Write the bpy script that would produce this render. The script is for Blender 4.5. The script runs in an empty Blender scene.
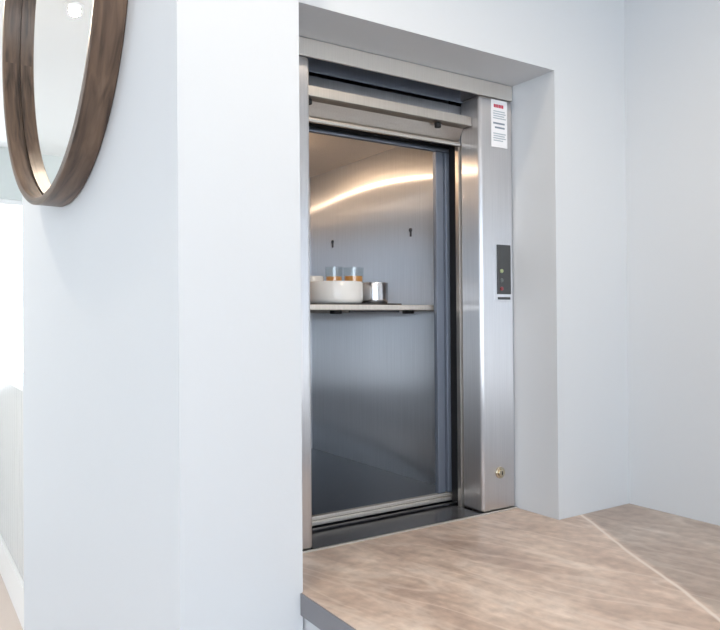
import bpy, bmesh, math
from mathutils import Vector, Matrix

C = bpy.context.scene
COL = C.collection
R = math.radians

# ------------------------------------------------------------------ camera
cam_d = bpy.data.cameras.new('camera')
cam = bpy.data.objects.new('camera', cam_d)
COL.objects.link(cam)
CAM = Vector((0.0, 0.0, 1.40))
YAW, PITCH, ROLL = R(32.97), R(-0.36), R(-0.448)
fw = Vector((math.sin(YAW), math.cos(YAW), 0))
rt = Vector((math.cos(YAW), -math.sin(YAW), 0))
up = Vector((0, 0, 1))
f2 = fw * math.cos(PITCH) - up * math.sin(PITCH)
u2 = up * math.cos(PITCH) + fw * math.sin(PITCH)
r3 = rt * math.cos(ROLL) + u2 * math.sin(ROLL)
u3 = u2 * math.cos(ROLL) - rt * math.sin(ROLL)
cam.matrix_world = Matrix(((r3.x, u3.x, -f2.x, CAM.x), (r3.y, u3.y, -f2.y, CAM.y),
                           (r3.z, u3.z, -f2.z, CAM.z), (0, 0, 0, 1)))
cam_d.sensor_width = 36.0
cam_d.sensor_fit = 'HORIZONTAL'
cam_d.lens = 36.0 * 709.3 / 720.0
cam_d.clip_start = 0.05
C.camera = cam

# ------------------------------------------------------------------ world, lights, exposure
world = bpy.data.worlds.new('sky')
C.world = world
world.use_nodes = True
wnt = world.node_tree
bg = wnt.nodes['Background']
# even bright overcast sky above, brighter unseen ground added below to light ceilings and soffits
w_tc = wnt.nodes.new('ShaderNodeTexCoord')
w_sep = wnt.nodes.new('ShaderNodeSeparateXYZ')
w_mr = wnt.nodes.new('ShaderNodeMapRange')
w_mr.inputs['From Min'].default_value = -0.05
w_mr.inputs['From Max'].default_value = 0.05
w_mix = wnt.nodes.new('ShaderNodeMix')
w_mix.data_type = 'RGBA'
w_mix.inputs[6].default_value = (0.93, 0.96, 1.02, 1)
w_mix.inputs[7].default_value = (0.61, 0.68, 0.79, 1)
wnt.links.new(w_tc.outputs['Generated'], w_sep.inputs[0])
wnt.links.new(w_sep.outputs['Z'], w_mr.inputs['Value'])
wnt.links.new(w_mr.outputs[0], w_mix.inputs[0])
wnt.links.new(w_mix.outputs[2], bg.inputs['Color'])
bg.inputs['Strength'].default_value = 9.0

C.view_settings.view_transform = 'Standard'
C.view_settings.look = 'None'
C.view_settings.exposure = -0.10
C.view_settings.gamma = 1.0
C.view_settings.use_curve_mapping = False


def portal(name, loc, direction, sx, sy):
    l = bpy.data.lights.new(name, 'AREA')
    l.shape = 'RECTANGLE'
    l.size, l.size_y = sx, sy
    l.cycles.is_portal = True
    o = bpy.data.objects.new(name, l)
    o.location = loc
    o.rotation_euler = Vector(direction).to_track_quat('-Z', 'Y').to_euler()
    COL.objects.link(o)


ROOM_L, ROOM_F, ROOM_B, CEIL = -3.0, -2.6, 4.95, 2.50
XR = 1.6437                     # right wall
# daylight comes in through the windows only
WF = (-2.8, 0.5, 0.80, 2.42)    # front wall window x0 x1 z0 z1 (behind the camera)
WL = (-1.7, -0.5, 0.85, 2.25)    # left wall window y0 y1 z0 z1
WK = (2.9, 4.7, 0.25, 2.30)     # unseen left wall window, added to brighten the room beyond
WB = (0.30, 1.40, 0.95, 2.18)   # far wall window x0 x1 z0 z1
portal('window_portal', ((WF[0] + WF[1]) / 2, ROOM_F - 0.12, (WF[2] + WF[3]) / 2), (0, 1, 0), WF[1] - WF[0], WF[3] - WF[2])
portal('window_portal', (ROOM_L - 0.12, (WL[0] + WL[1]) / 2, (WL[2] + WL[3]) / 2), (1, 0, 0), WL[1] - WL[0], WL[3] - WL[2])
portal('window_portal', (ROOM_L - 0.12, (WK[0] + WK[1]) / 2, (WK[2] + WK[3]) / 2), (1, 0, 0), WK[1] - WK[0], WK[3] - WK[2])
portal('window_portal', ((WB[0] + WB[1]) / 2, ROOM_B + 0.12, (WB[2] + WB[3]) / 2), (0, -1, 0), WB[1] - WB[0], WB[3] - WB[2])


# ------------------------------------------------------------------ materials
def mat(name, color, rough=0.5, metal=0.0, spec=0.5, bump=None, emit=None, estr=0.0):
    m = bpy.data.materials.new(name)
    m.use_nodes = True
    nt = m.node_tree
    b = nt.nodes['Principled BSDF']
    b.inputs['Base Color'].default_value = (*color, 1)
    b.inputs['Roughness'].default_value = rough
    b.inputs['Metallic'].default_value = metal
    b.inputs['Specular IOR Level'].default_value = spec
    if emit:
        b.inputs['Emission Color'].default_value = (*emit, 1)
        b.inputs['Emission Strength'].default_value = estr
    if bump:
        sc, st, dist = bump
        tc = nt.nodes.new('ShaderNodeTexCoord')
        n = nt.nodes.new('ShaderNodeTexNoise')
        n.inputs['Scale'].default_value = sc
        n.inputs['Detail'].default_value = 4
        bp = nt.nodes.new('ShaderNodeBump')
        bp.inputs['Strength'].default_value = st
        bp.inputs['Distance'].default_value = dist
        nt.links.new(tc.outputs['Object'], n.inputs['Vector'])
        nt.links.new(n.outputs['Fac'], bp.inputs['Height'])
        nt.links.new(bp.outputs['Normal'], b.inputs['Normal'])
    return m


def N(nt, t, **kw):
    n = nt.nodes.new(t)
    for k, v in kw.items():
        setattr(n, k, v)
    return n


def ramp(nt, stops):
    n = nt.nodes.new('ShaderNodeValToRGB')
    e = n.color_ramp.elements
    while len(e) < len(stops):
        e.new(0.5)
    for i, (p, c) in enumerate(stops):
        e[i].position = p
        e[i].color = (*c, 1)
    return n


def steel(name, color, ax, ay, grain=0.05, broad=None):
    """brushed stainless steel, hair lines running up and down: reflections
    smear sideways by ax and stay tight up and down (ay)"""
    m = bpy.data.materials.new(name)
    m.use_nodes = True
    nt = m.node_tree
    L = nt.links
    nt.nodes.remove(nt.nodes['Principled BSDF'])
    b = N(nt, 'ShaderNodeBsdfAnisotropic', distribution='MULTI_GGX')
    b.inputs['Roughness'].default_value = (ax * ay) ** 0.25
    b.inputs['Anisotropy'].default_value = -(1 - (ay / ax) ** 0.5)
    bs = [b]
    if broad:
        b2 = N(nt, 'ShaderNodeBsdfAnisotropic', distribution='MULTI_GGX')
        b2.inputs['Roughness'].default_value = (broad[0] * broad[1]) ** 0.25
        b2.inputs['Anisotropy'].default_value = -(1 - (broad[1] / broad[0]) ** 0.5)
        mx = N(nt, 'ShaderNodeMixShader')
        mx.inputs[0].default_value = broad[2]
        L.new(b.outputs[0], mx.inputs[1])
        L.new(b2.outputs[0], mx.inputs[2])
        L.new(mx.outputs[0], nt.nodes['Material Output'].inputs[0])
        bs.append(b2)
    else:
        L.new(b.outputs[0], nt.nodes['Material Output'].inputs[0])
    g = N(nt, 'ShaderNodeNewGeometry')
    x = N(nt, 'ShaderNodeVectorMath', operation='CROSS_PRODUCT')
    x.inputs[0].default_value = (0.03, 0.015, 1.0)
    L.new(g.outputs['Normal'], x.inputs[1])
    nm = N(nt, 'ShaderNodeVectorMath', operation='NORMALIZE')
    L.new(x.outputs[0], nm.inputs[0])
    for q in bs:
        L.new(nm.outputs[0], q.inputs['Tangent'])
    mp = N(nt, 'ShaderNodeMapping')
    mp.inputs['Scale'].default_value = (420, 420, 5)
    L.new(g.outputs['Position'], mp.inputs['Vector'])
    n = N(nt, 'ShaderNodeTexNoise')
    n.inputs['Scale'].default_value = 1.0
    n.inputs['Detail'].default_value = 3
    L.new(mp.outputs[0], n.inputs['Vector'])
    cl = Vector(color)
    r = ramp(nt, [(0.3, cl * (1 - grain)), (0.7, cl * (1 + grain))])
    L.new(n.outputs['Fac'], r.inputs[0])
    for q in bs:
        L.new(r.outputs[0], q.inputs['Color'])
    return m


M = {}
M['wall'] = mat('painted_plaster', (0.588, 0.617, 0.650), 0.55, spec=0.3, bump=(90, 0.06, 0.002))
M['far_wall'] = mat('grey_green_paint', (0.68, 0.72, 0.70), 0.6, spec=0.3)
M['ceiling'] = mat('ceiling_paint', (0.84, 0.84, 0.83), 0.7, spec=0.2)
M['white'] = mat('white_gloss_paint', (0.84, 0.84, 0.83), 0.35)
M['low_wall'] = mat('pale_panel_paint', (0.62, 0.62, 0.61), 0.4)
M['steel'] = steel('brushed_steel', (0.66, 0.65, 0.66), 0.40, 0.03)
M['steel_car'] = steel('brushed_steel_sheet', (0.68, 0.70, 0.74), 0.75, 0.012, broad=(0.7, 0.11, 0.42))
M['steel_ceil'] = steel('car_ceiling_steel', (0.84, 0.78, 0.72), 0.5, 0.35)
M['steel_head'] = steel('satin_head_steel', (0.74, 0.71, 0.67), 0.35, 0.3)
M['steel_bar'] = steel('satin_steel', (0.53, 0.50, 0.465), 0.2, 0.1)
M['steel_col'] = steel('grey_steel', (0.27, 0.30, 0.36), 0.5, 0.2)
M['steel_pot'] = steel('polished_pot_steel', (0.68, 0.68, 0.70), 0.06, 0.06)
M['steel_dark'] = mat('dark_steel', (0.10, 0.10, 0.11), 0.28, metal=1.0)
M['sill'] = mat('dark_polished_sill', (0.07, 0.072, 0.08), 0.25, spec=0.6)
M['black'] = mat('black_rubber', (0.008, 0.008, 0.009), 0.6)
M['panel'] = mat('dark_control_plastic', (0.06, 0.065, 0.07), 0.3)
M['edge'] = mat('grey_slab_edge', (0.20, 0.20, 0.22), 0.45)
M['label'] = mat('white_label', (0.86, 0.86, 0.88), 0.4)
M['red'] = mat('red_print', (0.60, 0.05, 0.10), 0.5)
M['print'] = mat('grey_print', (0.42, 0.47, 0.52), 0.5)
M['print_dark'] = mat('dark_print', (0.22, 0.26, 0.32), 0.5)
M['china'] = mat('white_china', (0.85, 0.84, 0.82), 0.2)
M['juice'] = mat('orange_juice', (1.0, 0.45, 0.11), 0.35)
M['green'] = mat('green_button', (0.30, 0.36, 0.20), 0.3)
M['redb'] = mat('red_button', (0.22, 0.05, 0.06), 0.3)
M['button'] = mat('grey_button', (0.11, 0.125, 0.13), 0.3)
M['brass'] = mat('nickel_lock', (0.62, 0.55, 0.42), 0.22, metal=1.0)
M['mirror'] = mat('mirror_silver', (0.92, 0.93, 0.93), 0.0, metal=1.0)
M['tray'] = mat('dark_tray', (0.05, 0.05, 0.055), 0.4)
M['lamp'] = mat('lamp_lens', (0.9, 0.9, 0.9), 0.4, emit=(1.0, 0.86, 0.68), estr=4.0)
M['car_lamp'] = mat('car_lamp_lens', (0.9, 0.9, 0.9), 0.4, emit=(1.0, 0.72, 0.45), estr=20.0)


def glass_mat(name, thin):
    m = bpy.data.materials.new(name)
    m.use_nodes = True
    nt = m.node_tree
    b = nt.nodes['Principled BSDF']
    if thin:
        nt.nodes.remove(b)
        tr = N(nt, 'ShaderNodeBsdfTransparent')
        tr.inputs[0].default_value = (0.95, 0.97, 0.97, 1)
        gl = N(nt, 'ShaderNodeBsdfGlossy')
        gl.inputs['Roughness'].default_value = 0.0
        mx = N(nt, 'ShaderNodeMixShader')
        mx.inputs[0].default_value = 0.06
        nt.links.new(tr.outputs[0], mx.inputs[1])
        nt.links.new(gl.outputs[0], mx.inputs[2])
        nt.links.new(mx.outputs[0], nt.nodes['Material Output'].inputs[0])
    else:
        b.inputs['Transmission Weight'].default_value = 1.0
        b.inputs['Roughness'].default_value = 0.0
        b.inputs['IOR'].default_value = 1.45
    return m


M['pane'] = glass_mat('window_glass', True)
M['glass'] = glass_mat('drinking_glass', True)


def wood_ring():
    m = bpy.data.materials.new('walnut_veneer')
    m.use_nodes = True
    nt = m.node_tree
    L = nt.links
    b = nt.nodes['Principled BSDF']
    b.inputs['Roughness'].default_value = 0.38
    tc = N(nt, 'ShaderNodeTexCoord')
    mp = N(nt, 'ShaderNodeMapping')
    mp.inputs['Scale'].default_value = (1, 1, 1)
    L.new(tc.outputs['UV'], mp.inputs['Vector'])
    n1 = N(nt, 'ShaderNodeTexNoise')
    n1.inputs['Scale'].default_value = 1.0
    n1.inputs['Detail'].default_value = 6
    n1.inputs['Distortion'].default_value = 0.6
    L.new(mp.outputs[0], n1.inputs['Vector'])
    r = ramp(nt, [(0.28, (0.032, 0.020, 0.014)), (0.45, (0.092, 0.057, 0.038)), (0.60, (0.135, 0.086, 0.057)), (0.78, (0.19, 0.125, 0.085))])
    L.new(n1.outputs['Fac'], r.inputs[0])
    L.new(r.outputs[0], b.inputs['Base Color'])
    return m


M['walnut'] = wood_ring()


def marble():
    m = bpy.data.materials.new('taupe_marble_laminate')
    m.use_nodes = True
    nt = m.node_tree
    L = nt.links
    b = nt.nodes['Principled BSDF']
    b.inputs['Roughness'].default_value = 0.33
    b.inputs['Specular IOR Level'].default_value = 0.4
    g = N(nt, 'ShaderNodeNewGeometry')
    # streaks run towards the room, slightly to the right
    mp = N(nt, 'ShaderNodeMapping', vector_type='TEXTURE')
    mp.inputs['Rotation'].default_value = (0, 0, R(-78))
    mp.inputs['Scale'].default_value = (0.42, 0.13, 1)
    L.new(g.outputs['Position'], mp.inputs['Vector'])
    n = N(nt, 'ShaderNodeTexNoise')
    n.inputs['Scale'].default_value = 1.0
    n.inputs['Detail'].default_value = 7
    n.inputs['Roughness'].default_value = 0.6
    n.inputs['Distortion'].default_value = 0.7
    L.new(mp.outputs[0], n.inputs['Vector'])
    r = ramp(nt, [(0.28, (0.40, 0.295, 0.24)), (0.45, (0.56, 0.43, 0.35)), (0.56, (0.66, 0.53, 0.44)), (0.70, (0.84, 0.73, 0.64))])
    L.new(n.outputs['Fac'], r.inputs[0])
    n2 = N(nt, 'ShaderNodeTexNoise')
    n2.inputs['Scale'].default_value = 38
    n2.inputs['Detail'].default_value = 5
    L.new(g.outputs['Position'], n2.inputs['Vector'])
    r2 = ramp(nt, [(0.3, (0.82, 0.82, 0.82)), (0.7, (1.1, 1.1, 1.1))])
    L.new(n2.outputs['Fac'], r2.inputs[0])
    mp3 = N(nt, 'ShaderNodeMapping', vector_type='TEXTURE')
    mp3.inputs['Rotation'].default_value = (0, 0, R(-74))
    mp3.inputs['Scale'].default_value = (0.26, 0.06, 1)
    L.new(g.outputs['Position'], mp3.inputs['Vector'])
    n3 = N(nt, 'ShaderNodeTexNoise')
    n3.inputs['Scale'].default_value = 1.0
    n3.inputs['Detail'].default_value = 6
    n3.inputs['Roughness'].default_value = 0.65
    n3.inputs['Distortion'].default_value = 1.2
    L.new(mp3.outputs[0], n3.inputs['Vector'])
    r3_ = ramp(nt, [(0.30, (0.93, 0.92, 0.91)), (0.5, (1.0, 1.0, 1.0)), (0.70, (1.10, 1.11, 1.12))])
    L.new(n3.outputs['Fac'], r3_.inputs[0])
    mul0 = N(nt, 'ShaderNodeMix', data_type='RGBA', blend_type='MULTIPLY')
    mul0.inputs[0].default_value = 1.0
    L.new(r.outputs[0], mul0.inputs[6])
    L.new(r3_.outputs[0], mul0.inputs[7])
    mul = N(nt, 'ShaderNodeMix', data_type='RGBA', blend_type='MULTIPLY')
    mul.inputs[0].default_value = 1.0
    L.new(mul0.outputs[2], mul.inputs[6])
    L.new(r2.outputs[0], mul.inputs[7])
    # the long pale vein across the slab: signed distance to a line through A and B
    A, B = Vector((1.472, 1.248)), Vector((1.197, 0.776))
    d = (B - A).normalized()
    nrm = Vector((-d.y, d.x))           # points to the right-hand side
    if nrm.x < 0:
        nrm = -nrm
    wob = N(nt, 'ShaderNodeTexNoise')
    wob.inputs['Scale'].default_value = 5.0
    wob.inputs['Detail'].default_value = 3
    L.new(g.outputs['Position'], wob.inputs['Vector'])
    dot = N(nt, 'ShaderNodeVectorMath', operation='DOT_PRODUCT')
    L.new(g.outputs['Position'], dot.inputs[0])
    dot.inputs[1].default_value = (nrm.x, nrm.y, 0)
    s1 = N(nt, 'ShaderNodeMath', operation='SUBTRACT')
    L.new(dot.outputs['Value'], s1.inputs[0])
    s1.inputs[1].default_value = nrm.dot(A)
    s2 = N(nt, 'ShaderNodeMath', operation='MULTIPLY_ADD')
    L.new(wob.outputs['Fac'], s2.inputs[0])
    s2.inputs[1].default_value = 0.022
    s2.inputs[2].default_value = -0.011
    s3 = N(nt, 'ShaderNodeMath', operation='ADD')
    L.new(s1.outputs[0], s3.inputs[0])
    L.new(s2.outputs[0], s3.inputs[1])
    side = N(nt, 'ShaderNodeMapRange', interpolation_type='SMOOTHSTEP')
    side.inputs['From Min'].default_value = 0.0
    side.inputs['From Max'].default_value = 0.02
    L.new(s3.outputs[0], side.inputs['Value'])
    # sparse thin cream veins that follow the streaks
    mp4 = N(nt, 'ShaderNodeMapping', vector_type='TEXTURE')
    mp4.inputs['Rotation'].default_value = (0, 0, R(-72))
    mp4.inputs['Scale'].default_value = (0.55, 0.12, 1)
    L.new(g.outputs['Position'], mp4.inputs['Vector'])
    n4 = N(nt, 'ShaderNodeTexNoise')
    n4.inputs['Scale'].default_value = 1.3
    n4.inputs['Detail'].default_value = 5
    n4.inputs['Distortion'].default_value = 0.5
    L.new(mp4.outputs[0], n4.inputs['Vector'])
    r4 = ramp(nt, [(0.46, (0, 0, 0)), (0.497, (0.34, 0.34, 0.34)), (0.503, (0.34, 0.34, 0.34)), (0.54, (0, 0, 0))])
    L.new(n4.outputs['Fac'], r4.inputs[0])
    fine = N(nt, 'ShaderNodeMix', data_type='RGBA')
    L.new(r4.outputs[0], fine.inputs[0])
    L.new(mul.outputs[2], fine.inputs[6])
    fine.inputs[7].default_value = (0.82, 0.72, 0.64, 1)
    dark = N(nt, 'ShaderNodeMix', data_type='RGBA', blend_type='MULTIPLY')
    L.new(side.outputs[0], dark.inputs[0])
    L.new(fine.outputs[2], dark.inputs[6])
    dark.inputs[7].default_value = (0.70, 0.72, 0.74, 1)
    ab = N(nt, 'ShaderNodeMath', operation='ABSOLUTE')
    L.new(s3.outputs[0], ab.inputs[0])
    vein = N(nt, 'ShaderNodeMapRange', interpolation_type='SMOOTHSTEP')
    vein.inputs['From Min'].default_value = 0.001
    vein.inputs['From Max'].default_value = 0.0065
    vein.inputs['To Min'].default_value = 0.85
    vein.inputs['To Max'].default_value = 0.0
    L.new(ab.outputs[0], vein.inputs['Value'])
    fin = N(nt, 'ShaderNodeMix', data_type='RGBA')
    L.new(vein.outputs[0], fin.inputs[0])
    L.new(dark.outputs[2], fin.inputs[6])
    fin.inputs[7].default_value = (0.78, 0.70, 0.63, 1)
    L.new(fin.outputs[2], b.inputs['Base Color'])
    return m


M['marble'] = marble()


def plank_floor():
    m = bpy.data.materials.new('pale_oak_boards')
    m.use_nodes = True
    nt = m.node_tree
    L = nt.links
    b = nt.nodes['Principled BSDF']
    b.inputs['Roughness'].default_value = 0.4
    g = N(nt, 'ShaderNodeNewGeometry')
    mp = N(nt, 'ShaderNodeMapping')
    mp.inputs['Rotation'].default_value = (0, 0, R(90))
    L.new(g.outputs['Position'], mp.inputs['Vector'])
    br = N(nt, 'ShaderNodeTexBrick')
    br.inputs['Scale'].default_value = 1.0
    br.inputs['Brick Width'].default_value = 1.4
    br.inputs['Row Height'].default_value = 0.16
    br.inputs['Mortar Size'].default_value = 0.003
    br.inputs['Color1'].default_value = (0.68, 0.58, 0.51, 1)
    br.inputs['Color2'].default_value = (0.61, 0.51, 0.45, 1)
    br.inputs['Mortar'].default_value = (0.2, 0.15, 0.12, 1)
    L.new(mp.outputs[0], br.inputs['Vector'])
    L.new(br.outputs['Color'], b.inputs['Base Color'])
    return m


M['floor'] = plank_floor()


# ------------------------------------------------------------------ mesh helpers
def box(bm, x0, x1, y0, y1, z0, z1, bevel=0.0, seg=2):
    t = bmesh.new()
    r = bmesh.ops.create_cube(t, size=1.0)
    for v in t.verts:
        v.co = Vector((x0 + (v.co.x + .5) * (x1 - x0), y0 + (v.co.y + .5) * (y1 - y0), z0 + (v.co.z + .5) * (z1 - z0)))
    if bevel:
        bmesh.ops.bevel(t, geom=list(t.edges), offset=bevel, segments=seg, profile=0.5, affect='EDGES')
    join(bm, t)


def join(bm, t):
    me = bpy.data.meshes.new('tmp')
    t.to_mesh(me)
    bm.from_mesh(me)
    bpy.data.meshes.remove(me)
    t.free()


def prism(bm, pts, z0, z1):
    lo = [bm.verts.new((x, y, z0)) for x, y in pts]
    hi = [bm.verts.new((x, y, z1)) for x, y in pts]
    n = len(pts)
    bm.faces.new(lo[::-1])
    bm.faces.new(hi)
    for i in range(n):
        bm.faces.new((lo[i], lo[(i + 1) % n], hi[(i + 1) % n], hi[i]))


def cyl(bm, c, r, h, axis='Z', seg=32, r2=None, bevel=0.0):
    t = bmesh.new()
    bmesh.ops.create_cone(t, cap_ends=True, segments=seg, radius1=r, radius2=r if r2 is None else r2, depth=h)
    if bevel:
        es = [e for e in t.edges if len(e.link_faces) == 2 and any(len(f.verts) > 4 for f in e.link_faces)]
        bmesh.ops.bevel(t, geom=es, offset=bevel, segments=3, profile=0.5, affect='EDGES')
    m = Matrix.Identity(4)
    if axis == 'Y':
        m = Matrix.Rotation(R(90), 4, 'X')
    elif axis == 'X':
        m = Matrix.Rotation(R(90), 4, 'Y')
    bmesh.ops.transform(t, matrix=Matrix.Translation(c) @ m, verts=t.verts)
    join(bm, t)


def lathe(bm, prof, c=(0, 0, 0), seg=48, closed=False):
    """revolve (r, z) profile about the vertical axis through c"""
    rings = []
    for r, z in prof:
        if r < 1e-6:
            rings.append([bm.verts.new((c[0], c[1], c[2] + z))])
        else:
            rings.append([bm.verts.new((c[0] + r * math.cos(2 * math.pi * k / seg), c[1] + r * math.sin(2 * math.pi * k / seg), c[2] + z)) for k in range(seg)])
    pairs = list(zip(rings[:-1], rings[1:]))
    if closed:
        pairs.append((rings[-1], rings[0]))
    for a, b in pairs:
        for k in range(seg):
            k2 = (k + 1) % seg
            if len(a) == 1 and len(b) == 1:
                continue
            if len(a) == 1:
                bm.faces.new((a[0], b[k2], b[k]))
            elif len(b) == 1:
                bm.faces.new((a[k], a[k2], b[0]))
            else:
                bm.faces.new((a[k], a[k2], b[k2], b[k]))


def obj(name, bm, material, parent=None, smooth=False):
    bmesh.ops.recalc_face_normals(bm, faces=bm.faces)
    me = bpy.data.meshes.new(name)
    bm.to_mesh(me)
    bm.free()
    if smooth:
        for p in me.polygons:
            p.use_smooth = True
        try:
            me.set_sharp_from_angle(angle=R(40))
        except Exception:
            pass
    me.materials.append(material)
    o = bpy.data.objects.new(name, me)
    COL.objects.link(o)
    if parent:
        o.parent = parent
        o.matrix_parent_inverse = Matrix.Translation(parent.location).inverted()
    return o


def wn(o):
    m = o.modifiers.new('weighted_normals', 'WEIGHTED_NORMAL')
    m.keep_sharp = True
    m.weight = 100
    return o


def bx(name, dims, material, parent=None, bevel=0.0):
    bm = bmesh.new()
    box(bm, *dims, bevel=bevel)
    o = obj(name, bm, material, parent, smooth=bevel > 0)
    return wn(o) if bevel > 0 else o


def thing(name, label, cat, loc, group=None):
    o = bpy.data.objects.new(name, None)
    o.empty_display_size = 0.05
    o.location = loc
    COL.objects.link(o)
    tag(o, label, cat, group)
    return o


def tag(o, label, cat, group=None):
    o['label'] = label
    o['category'] = cat
    if group:
        o['group'] = group
    return o


def struct(o, label=None):
    o['kind'] = 'structure'
    if label:
        o['label'] = label
    return o


# ------------------------------------------------------------------ the setting
struct(bx('floor', (ROOM_L - .2, XR + .2, ROOM_F - .2, ROOM_B + .2, -0.1, 0), M['floor']), 'pale wooden board floor of the far room')
struct(bx('ceiling', (ROOM_L - .2, XR + .2, ROOM_F - .2, ROOM_B + .2, CEIL, CEIL + .1), M['ceiling']), 'white ceiling seen in the round mirror')


def wall_with_holes(name, axis, pos, thick, a0, a1, holes, material, label):
    """upright wall in the plane axis=pos, running a0..a1, with window holes (h0,h1,z0,z1)"""
    bm = bmesh.new()
    rects = []
    s = a0
    for h0, h1, z0, z1 in holes:
        rects += [(s, h0, 0, CEIL), (h0, h1, 0, z0), (h0, h1, z1, CEIL)]
        s = h1
    rects.append((s, a1, 0, CEIL))
    for (s0, s1, q0, q1) in rects:
        if axis == 'Y':
            box(bm, s0, s1, min(pos, pos + thick), max(pos, pos + thick), q0, q1)
        else:
            box(bm, min(pos, pos + thick), max(pos, pos + thick), s0, s1, q0, q1)
    return struct(obj(name, bm, material), label)


def window(name, axis, pos, inward, hole, mullions, label, depth=0.05):
    h0, h1, z0, z1 = hole
    root = bpy.data.objects.new(name, None)
    root.location = ((h0 + h1) / 2, pos, z0) if axis == 'Y' else (pos, (h0 + h1) / 2, z0)
    COL.objects.link(root)
    struct(root, label)
    bm = bmesh.new()
    w = 0.035
    p0, p1 = sorted((pos - inward * 0.02, pos - inward * (0.02 + depth)))

    def b(s0, s1, q0, q1):
        if axis == 'Y':
            box(bm, s0, s1, p0, p1, q0, q1, 0.004)
        else:
            box(bm, p0, p1, s0, s1, q0, q1, 0.004)
    b(h0, h1, z1 - w, z1)
    b(h0, h1, z0, z0 + w)
    b(h0, h0 + w, z0 + w, z1 - w)
    b(h1 - w, h1, z0 + w, z1 - w)
    for k in range(1, mullions + 1):
        s = h0 + (h1 - h0) * k / (mullions + 1)
        b(s - .02, s + .02, z0 + w, z1 - w)
    obj('window_frame', bm, M['white'], root, True)
    pm = (p0 + p1) / 2
    bm = bmesh.new()
    if axis == 'Y':
        box(bm, h0 + w, h1 - w, pm - .003, pm + .003, z0 + w, z1 - w)
    else:
        box(bm, pm - .003, pm + .003, h0 + w, h1 - w, z0 + w, z1 - w)
    obj('window_pane', bm, M['pane'], root)
    return root


wall_with_holes('wall_far', 'Y', ROOM_B, 0.2, ROOM_L, XR, [WB], M['far_wall'], 'grey-green wall of the room beyond')
wall_with_holes('wall_front', 'Y', ROOM_F, -0.2, ROOM_L, XR, [WF], M['wall'], 'white wall behind the viewer')
wall_with_holes('wall_left', 'X', ROOM_L, -0.2, ROOM_F, ROOM_B, [WL, WK], M['wall'], 'white wall on the left of the room')
struct(bx('wall_right', (XR, XR + .2, ROOM_F, ROOM_B, 0, CEIL), M['wall']), 'white wall at the right end of the worktop')
window('window_1', 'Y', ROOM_B, -1, WB, 0, 'bright window with white frame in the far room')
window('window_2', 'Y', ROOM_F, 1, WF, 2, 'wide window behind the viewer')
window('window_3', 'X', ROOM_L, 1, WL, 2, 'wide window in the left wall')

window('window_4', 'X', ROOM_L, 1, WK, 1, 'unseen window added in the left wall to brighten the far room')

# pier that carries the round mirror on its left face
bm = bmesh.new()
prism(bm, [(.3896, 1.156), (.6199, 1.156), (.6199, 2.38), (.3148, 2.38)], 0, CEIL)
struct(obj('wall_mirror', bm, M['wall']), 'white pier left of the lift carrying the round mirror')
# wall above and to the right of the recess, and the closed shaft behind
YA = 1.2107
bm = bmesh.new()
box(bm, .6199, 1.367, YA, 1.44, 2.0155, CEIL)
box(bm, 1.367, XR, YA, 2.75, 0, CEIL)
box(bm, .6199, 1.367, 2.55, 2.75, 0, CEIL)
box(bm, .46, .6199, 2.38, 2.75, 0, CEIL)
box(bm, .6199, 1.367, YA, 1.44, 0, .858)
struct(obj('wall_lift', bm, M['wall']), 'white wall with the square lift recess')
# low wall below the worktop
struct(bx('wall_counter', (.624, XR, .62, YA, 0, .858), M['wall']), 'white low wall under the worktop')

# low panelled wall in the room beyond, with cap and skirting
bm = bmesh.new()
x = .482
y = 2.76
box(bm, x + .012, x + .10, y, ROOM_B, 0, 1.085)
pw = .085
while y < ROOM_B - .01:
    box(bm, x, x + .014, y + .004, min(y + pw - .004, ROOM_B), 0.17, 1.08, .003, 1)
    y += pw
struct(obj('wall_low', bm, M['low_wall']), 'low white panelled wall in the far room')
struct(bx('trim_1', (x - .018, x + .12, 2.76, ROOM_B, 1.085, 1.11), M['white'], bevel=.005), 'white cap on the low panelled wall')
struct(bx('baseboard_low', (x - .018, x, 2.76, ROOM_B, 0, .19), M['white'], bevel=.004), 'white skirting along the panelled wall')

# ------------------------------------------------------------------ ceiling downlights
def downlight(x, y, power, label, size=.018):
    t = thing('downlight', label, 'ceiling light', (x, y, CEIL), 'recessed ceiling downlights')
    bm = bmesh.new()
    lathe(bm, [(size + .002, 0), (size + .014, 0), (size + .012, -.006), (size + .002, -.004)], (x, y, CEIL), closed=True)
    obj('trim_ring', bm, M['white'], t, True)
    bm = bmesh.new()
    cyl(bm, (x, y, CEIL - .0015), size, .002)
    obj('lens', bm, M['lamp'], t)
    l = bpy.data.lights.new('downlight_lamp', 'SPOT')
    l.energy = power
    l.color = (1.0, .84, .66)
    l.spot_size = R(165)
    l.spot_blend = 0.6
    l.shadow_soft_size = size
    o = bpy.data.objects.new('downlight_lamp', l)
    o.location = (x, y, CEIL - .02)
    COL.objects.link(o)


downlight(.05, 2.57, 30, 'small round downlight mirrored near the top of the round mirror')
downlight(.32, .98, 13, 'small warm downlight above the worktop, nearest the pier')
downlight(.95, .20, 27, 'unseen warm downlight added to brighten the front of the worktop')  # added fill lamp, out of view, for more light on the worktop
downlight(-.9, -.6, 40, 'unseen warm downlight added over the middle of the room for bounce light')  # added out of view so the floor bounces light upwards
downlight(-1.5, 3.6, 40, 'unseen warm downlight added by the left wall to lift the far room ceiling')  # extra unseen lamp, brightens the far ceiling by floor bounce

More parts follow.
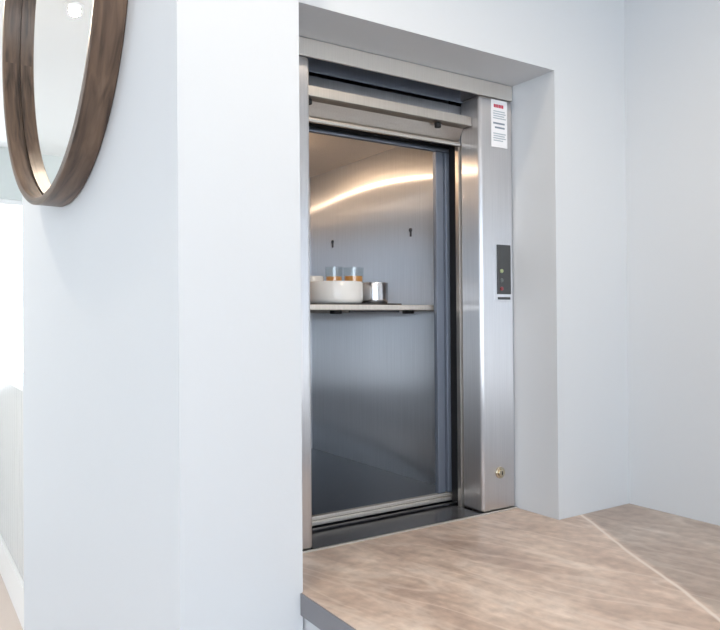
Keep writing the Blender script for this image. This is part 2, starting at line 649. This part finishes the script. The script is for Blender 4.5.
# ------------------------------------------------------------------ worktop
CT = .90
t = thing('worktop', 'taupe marble-look worktop in front of the steel lift opening', 'worktop', (1.12, .9, .86))
bm = bmesh.new()
FP = [(.617, .55), (XR - .001, .55), (XR - .001, YA - .001), (1.3665, YA - .001), (1.3645, 1.3445), (.6215, 1.3445), (.6215, 1.1545), (.617, 1.1545)]
prism(bm, FP, .8605, CT)
obj('slab', bm, M['marble'], t)
o = bx('edge_band', (.6135, .617, .55, 1.1545, .859, .8992), M['edge'], t, .0008)
o['label'] = 'dark grey edge of the worktop'
o = bx('front_edge', (.6135, XR - .001, .5465, .55, .859, .8992), M['edge'], t, .0008)

# ------------------------------------------------------------------ steel lift surround
YF = 1.3525
XL, X0, X1, XO = .623, .7526, 1.247, 1.3645
ZH, ZT = 1.9745, 2.0145
s = thing('lift_surround', 'brushed steel food lift surround set in the white wall recess', 'lift frame', (1.0, 1.40, CT))
bm = bmesh.new()
box(bm, X1, XO, YF, 1.43, CT, ZH, .010, 4)
box(bm, X1, XO, 1.3615, 1.43, ZH, ZT)
wn(obj('side_panel', bm, M['steel'], s, True))
bm = bmesh.new()
box(bm, XL, X0, YF, 1.43, CT, ZH, .010, 4)
wn(obj('side_panel', bm, M['steel'], s, True))
bx('head_panel', (XL, XO, YF, 1.360, ZH, ZT), M['steel_head'], s, .0025)
# thin return lips of the jambs
bx('jamb_lip', (X1 - .004, X1 + .03, 1.4305, 1.446, CT, 1.86), M['steel_bar'], s, .002)
bx('jamb_lip', (X0 - .03, X0 + .004, 1.4305, 1.446, CT, 1.86), M['steel_bar'], s, .002)
# header plates behind the head
bx('header_plate', (X0 - .03, X1 + .03, 1.425, 1.431, 1.9715, 2.0145), M['steel_col'], s, .001)
# black guide channels beside the car
bx('guide_channel', (1.262, 1.305, 1.460, 1.492, .86, 2.0), M['black'], s)
bx('guide_channel', (.695, .738, 1.460, 1.492, .86, 2.0), M['black'], s)
o = bx('sill', (X0, X1, YF, 1.456, .8755, .9015), M['sill'], s, .002)
o['label'] = 'dark polished sill plate'
bx('sill_trim', (XL, XO, 1.3455, 1.3522, .88, .9028), M['steel_head'], s, .0015)

# upper sliding door (raised) with its lip bar
d = bx('upper_door', (X0 - .028, X1 + .028, 1.4345, 1.4425, 1.862, 1.9655), M['steel_car'], s, .001)
bx('lower_edge', (X0 - .002, X1 - .002, 1.424, 1.434, 1.855, 1.868), M['steel_bar'], d, .004)
bm = bmesh.new()
box(bm, X0 + .002, 1.2435, 1.379, 1.385, 1.899, 1.9225, .0015)
box(bm, X0 + .002, 1.2435, 1.3855, 1.4140, 1.899, 1.905, .0015)
wn(obj('lip_bar', bm, M['steel_bar'], d, True))
bm = bmesh.new()
yz = [(1.4145, 1.915), (1.4145, 1.8995), (1.424, 1.885), (1.4335, 1.869), (1.4335, 1.915)]
lo = [bm.verts.new((X0 + .001, a, b)) for a, b in yz]
hi = [bm.verts.new((X1 - .001, a, b)) for a, b in yz]
bm.faces.new(lo)
bm.faces.new(hi[::-1])
for i in range(5):
    bm.faces.new((lo[i], lo[(i + 1) % 5], hi[(i + 1) % 5], hi[i]))
obj('underplate', bm, M['steel_bar'], d)
for bxx in (.775, 1.150):
    bm = bmesh.new()
    cyl(bm, (bxx, 1.402, 1.8925), .0085, .012, bevel=.002)
    obj('rubber_buffer', bm, M['black'], d, True)
# lower sliding door, dropped below the sill
bx('lower_door', (X0 - .028, X1 + .028, 1.462, 1.476, .86, .906), M['steel_dark'], s, .002)

# warning label with print too small to read
n = bx('warning_label', (1.287, 1.343, YF - .0012, YF - .0002, 1.846, 1.969), M['label'], s)
n['label'] = 'white label with red heading'
bm = bmesh.new()
yy0, yy1 = YF - .0020, YF - .0013
for k in range(6):
    box(bm, 1.2955 + k * .0058, 1.2998 + k * .0058, yy0, yy1, 1.9490, 1.9575)
obj('heading', bm, M['red'], n)
bm = bmesh.new()
for z, a, b_ in ((1.938, .007, .047), (1.932, .006, .050), (1.926, .007, .045), (1.920, .006, .050)):
    box(bm, 1.287 + a, 1.287 + b_, yy0, yy1, z, z + .0025)
obj('small_print', bm, M['print'], n)
bm = bmesh.new()
for z, a, b_ in ((1.880, .006, .050), (1.874, .007, .046), (1.868, .006, .050), (1.862, .007, .040)):
    box(bm, 1.287 + a, 1.287 + b_, yy0, yy1, z, z + .0025)
obj('small_print', bm, M['print'], n)
bm = bmesh.new()
for z, a, b_ in ((1.906, .006, .046), (1.895, .012, .046)):
    box(bm, 1.287 + a, 1.287 + b_, yy0, yy1, z, z + .0042)
obj('middle_print', bm, M['print_dark'], n)

# control panel
p = bx('control_panel', (1.3005, 1.3475, YF - .006, YF - .0002, 1.463, 1.592), M['panel'], s, .0015)
p['label'] = 'dark call panel with a lit button'
bx('panel_plate', (1.292, 1.3535, YF - .0015, YF - .0003, 1.444, 1.604), M['steel'], s, .0005)
for z, m_, lb in ((1.523, 'green', 'pale green button'), (1.499, 'button', 'grey button'), (1.477, 'redb', 'dark red button')):
    bm = bmesh.new()
    cyl(bm, (1.3125, YF - .0075, z), .0052, .004, 'Y', 24, bevel=.001)
    o = obj('button', bm, M[m_], p, True)
    o['label'] = lb
o = bx('name_plate', (1.303, 1.347, YF - .004, YF - .0016, 1.449, 1.4555), M['panel'], s, .0008)
# key switch
bm = bmesh.new()
cyl(bm, (1.305, YF - .003, 1.000), .0150, .006, 'Y', 32, bevel=.0015)
k = obj('key_lock', bm, M['brass'], s, True)
bm = bmesh.new()
cyl(bm, (1.305, YF - .0085, 1.000), .0100, .005, 'Y', 32, bevel=.001)
obj('lock_barrel', bm, M['brass'], k, True)
bx('key_slot', (1.3042, 1.3058, YF - .0122, YF - .0111, .9955, 1.0045), M['black'], k)

# ------------------------------------------------------------------ the lift car
CX0, CX1, CY0, CY1, CZ0, CZ1 = .700, 1.302, 1.500, 2.340, .917, 1.937
c = thing('lift_car', 'open brushed steel lift car behind the surround, holding a shelf', 'lift car', (1.0, 1.92, CZ0))
bx('side_wall', (CX1, CX1 + .012, CY0 + .016, CY1, CZ0, CZ1), M['steel_car'], c)
bx('side_wall', (CX0 - .012, CX0, CY0 + .016, CY1, CZ0, CZ1), M['steel_car'], c)
bx('back_wall', (CX0 - .012, CX1 + .012, CY1, CY1 + .012, CZ0, CZ1), M['steel_car'], c)
bx('car_ceiling', (CX0 - .012, CX1 + .012, CY0, CY1 + .012, CZ1, CZ1 + .012), M['steel_ceil'], c)
bx('car_floor', (CX0 - .012, CX1 + .012, CY0, CY1 + .012, CZ0 - .014, CZ0), M['steel_dark'], c)
for sgn in (1, -1):
    bm = bmesh.new()
    f = (lambda a, b: (a, b)) if sgn > 0 else (lambda a, b: (2.0 - b, 2.0 - a))
    a, b_ = f(1.2225, 1.247)
    box(bm, a, b_, CY0, CY0 + .015, .926, 1.856, .002)
    a, b_ = f(1.247, 1.2525)
    box(bm, a, b_, CY0 + .007, CY0 + .015, .926, 1.856)
    a, b_ = f(1.2525, 1.272)
    box(bm, a, b_, CY0 - .004, CY0 + .015, .926, 1.856, .003)
    a, b_ = f(1.272, 1.3135)
    box(bm, a, b_, CY0 + .006, CY0 + .0155, .926, 1.856)
    wn(obj('front_post', bm, M['steel_col'], c, True))
bm = bmesh.new()
box(bm, .688, 1.3135, CY0, CY0 + .015, 1.8565, 1.868, .002)
obj('top_rail', bm, M['steel_col'], c, True)
bx('top_apron', (.688, 1.3135, CY0 + .002, CY0 + .015, 1.8685, 1.936), M['black'], c)
bm = bmesh.new()
box(bm, .688, 1.3135, CY0 - .001, CY0 + .015, .916, .9255, .002)
box(bm, .688, 1.3135, CY0 - .006, CY0 + .015, .9045, .9155, .002)
wn(obj('threshold', bm, M['steel_head'], c, True))
bx('apron', (.70, 1.30, CY0 - .002, CY0 + .010, .86, .904), M['steel_dark'], c)
for y, z in ((2.181, 1.678), (1.719, 1.670)):
    bm = bmesh.new()
    cyl(bm, (CX1 - .002, y, z), .0065, .004, 'X', 20, bevel=.001)
    box(bm, CX1 - .003, CX1 - .0002, y - .003, y + .003, z - .020, z)
    obj('shelf_slot', bm, M['steel_dark'], c)
bx('stop_block', (1.285, 1.3015, 1.535, 1.555, 1.842, 1.852), M['black'], c, .002)
# warm lamp in the ceiling of the car
bm = bmesh.new()
cyl(bm, (.94, 1.92, CZ1 - .006), .030, .010, bevel=.002)
obj('car_lamp', bm, M['car_lamp'], c, True)
l = bpy.data.lights.new('car_lamp_light', 'POINT')
l.energy = 2.1
l.color = (1.0, .70, .46)
l.shadow_soft_size = .007
o = bpy.data.objects.new('car_lamp_light', l)
o.location = (.94, 1.92, CZ1 - .026)
COL.objects.link(o)
# shelf with clips and a lip below its front
SZ = 1.438
sh = bx('shelf', (CX0 + .003, CX1 - .003, 1.525, 2.30, SZ - .014, SZ), M['steel_head'], c, .002)
for u in (.955, 1.190):
    bm = bmesh.new()
    box(bm, u - .012, u + .012, 1.575, 1.600, SZ - .023, SZ - .0135, .002)
    obj('shelf_clip', bm, M['black'], sh, True)
bx('shelf_lip', (.995, 1.155, 1.580, 1.590, SZ - .0195, SZ - .0135), M['steel_dark'], sh, .001)

# ------------------------------------------------------------------ things on the shelf
TZ = SZ + .005
bm = bmesh.new()
box(bm, .890, 1.160, 1.575, 1.865, SZ + .0002, SZ + .0048, .002)
tag(obj('serving_tray', bm, M['tray'], None, True), 'thin dark tray on the lift shelf under the crockery', 'tray')


def pot(name, x, y, r, h, wall, material, label, cat):
    bm = bmesh.new()
    lathe(bm, [(0, 0), (r * .90, 0), (r * .97, .004), (r, .012), (r, h - .003), (r - wall * .5, h), (r - wall, h - .003), (r - wall, .010), (r * .8, .006), (0, .006)], (0, 0, 0))
    o = obj(name, bm, material, None, True)
    o.location = (x, y, TZ)
    tag(o, label, cat)
    return o


pot('serving_dish', .994, 1.655, .076, .059, .005, M['china'], 'large round white dish at the front of the lift shelf', 'dish')
pot('mug', .995, 1.790, .036, .082, .004, M['china'], 'white cup behind the round white dish, left of the glasses', 'cup')
pot('steel_ramekin', 1.117, 1.648, .039, .059, .002, M['steel_pot'], 'small round steel pot right of the white dish', 'pot')


def juice_glass(x, y, r, h, fill, label):
    t = thing('juice_glass', label, 'glass', (x, y, TZ), 'juice glasses on the lift shelf')
    bm = bmesh.new()
    lathe(bm, [(0, 0), (r * .9, 0), (r, h), (r - .0018, h), (r * .9 - .002, .006), (0, .006)], (x, y, TZ))
    obj('glass_body', bm, M['glass'], t, True)
    bm = bmesh.new()
    ri, ro = r * .9 - .003, r * .9 + r * .1 * fill / h - .003
    lathe(bm, [(0, .0065), (ri, .0065), (ro, fill), (0, fill)], (x, y, TZ))
    o = obj('juice', bm, M['juice'], t, True)
    o['label'] = 'orange juice'


juice_glass(1.071, 1.790, .0265, .112, .083, 'narrower glass of orange juice behind the white dish, beside the cup')
juice_glass(1.139, 1.790, .031, .112, .086, 'wider glass of orange juice behind the white dish, nearest the steel pot')

# ------------------------------------------------------------------ round mirror
A = .061
dirn = Vector((-math.sin(A), math.cos(A), 0))
nrm = Vector((-math.cos(A), -math.sin(A), 0))
mc = Vector((.3896, 1.156, 2.165)) + dirn * .696
mt = thing('wall_mirror', 'large round mirror with deep walnut frame on the white pier', 'mirror', mc)


def ring(bm, prof, seg=160, uv=True):
    """revolve (radius, offset from wall) about the mirror axis"""
    n = len(prof)
    vs = []
    for k in range(seg):
        a = 2 * math.pi * k / seg
        e = dirn * math.cos(a) + Vector((0, 0, math.sin(a)))
        vs.append([bm.verts.new(mc + e * r + nrm * o) for r, o in prof])
    lay = bm.loops.layers.uv.new('UVMap')
    for k in range(seg):
        for i in range(n):
            j = (i + 1) % n
            f_ = bm.faces.new((vs[k][i], vs[(k + 1) % seg][i], vs[(k + 1) % seg][j], vs[k][j]))
            ci = [(k, i), (k + 1, i), (k + 1, j if j else n), (k, j if j else n)]
            for lp, (kk, ii) in zip(f_.loops, ci):
                lp[lay].uv = (kk / seg * 24.0, ii * 3.1)


bm = bmesh.new()
RO = .479
ring(bm, [(RO - .004, .0005), (RO, .004), (RO, .0605), (RO - .003, .063), (RO - .015, .063), (RO - .018, .0605), (RO - .018, .026), (RO - .0125, .025), (RO - .0125, .0005)])
obj('frame', bm, M['walnut'], mt, True)
bm = bmesh.new()
vsf = [bm.verts.new(mc + (dirn * math.cos(2 * math.pi * k / 160) + Vector((0, 0, math.sin(2 * math.pi * k / 160)))) * (RO - .0130) + nrm * .021) for k in range(160)]
vsb = [bm.verts.new(v.co - nrm * .004) for v in vsf]
bm.faces.new(vsf)
bm.faces.new(vsb[::-1])
for k in range(160):
    bm.faces.new((vsf[k], vsf[(k + 1) % 160], vsb[(k + 1) % 160], vsb[k]))
o = obj('mirror_glass', bm, M['mirror'], mt)
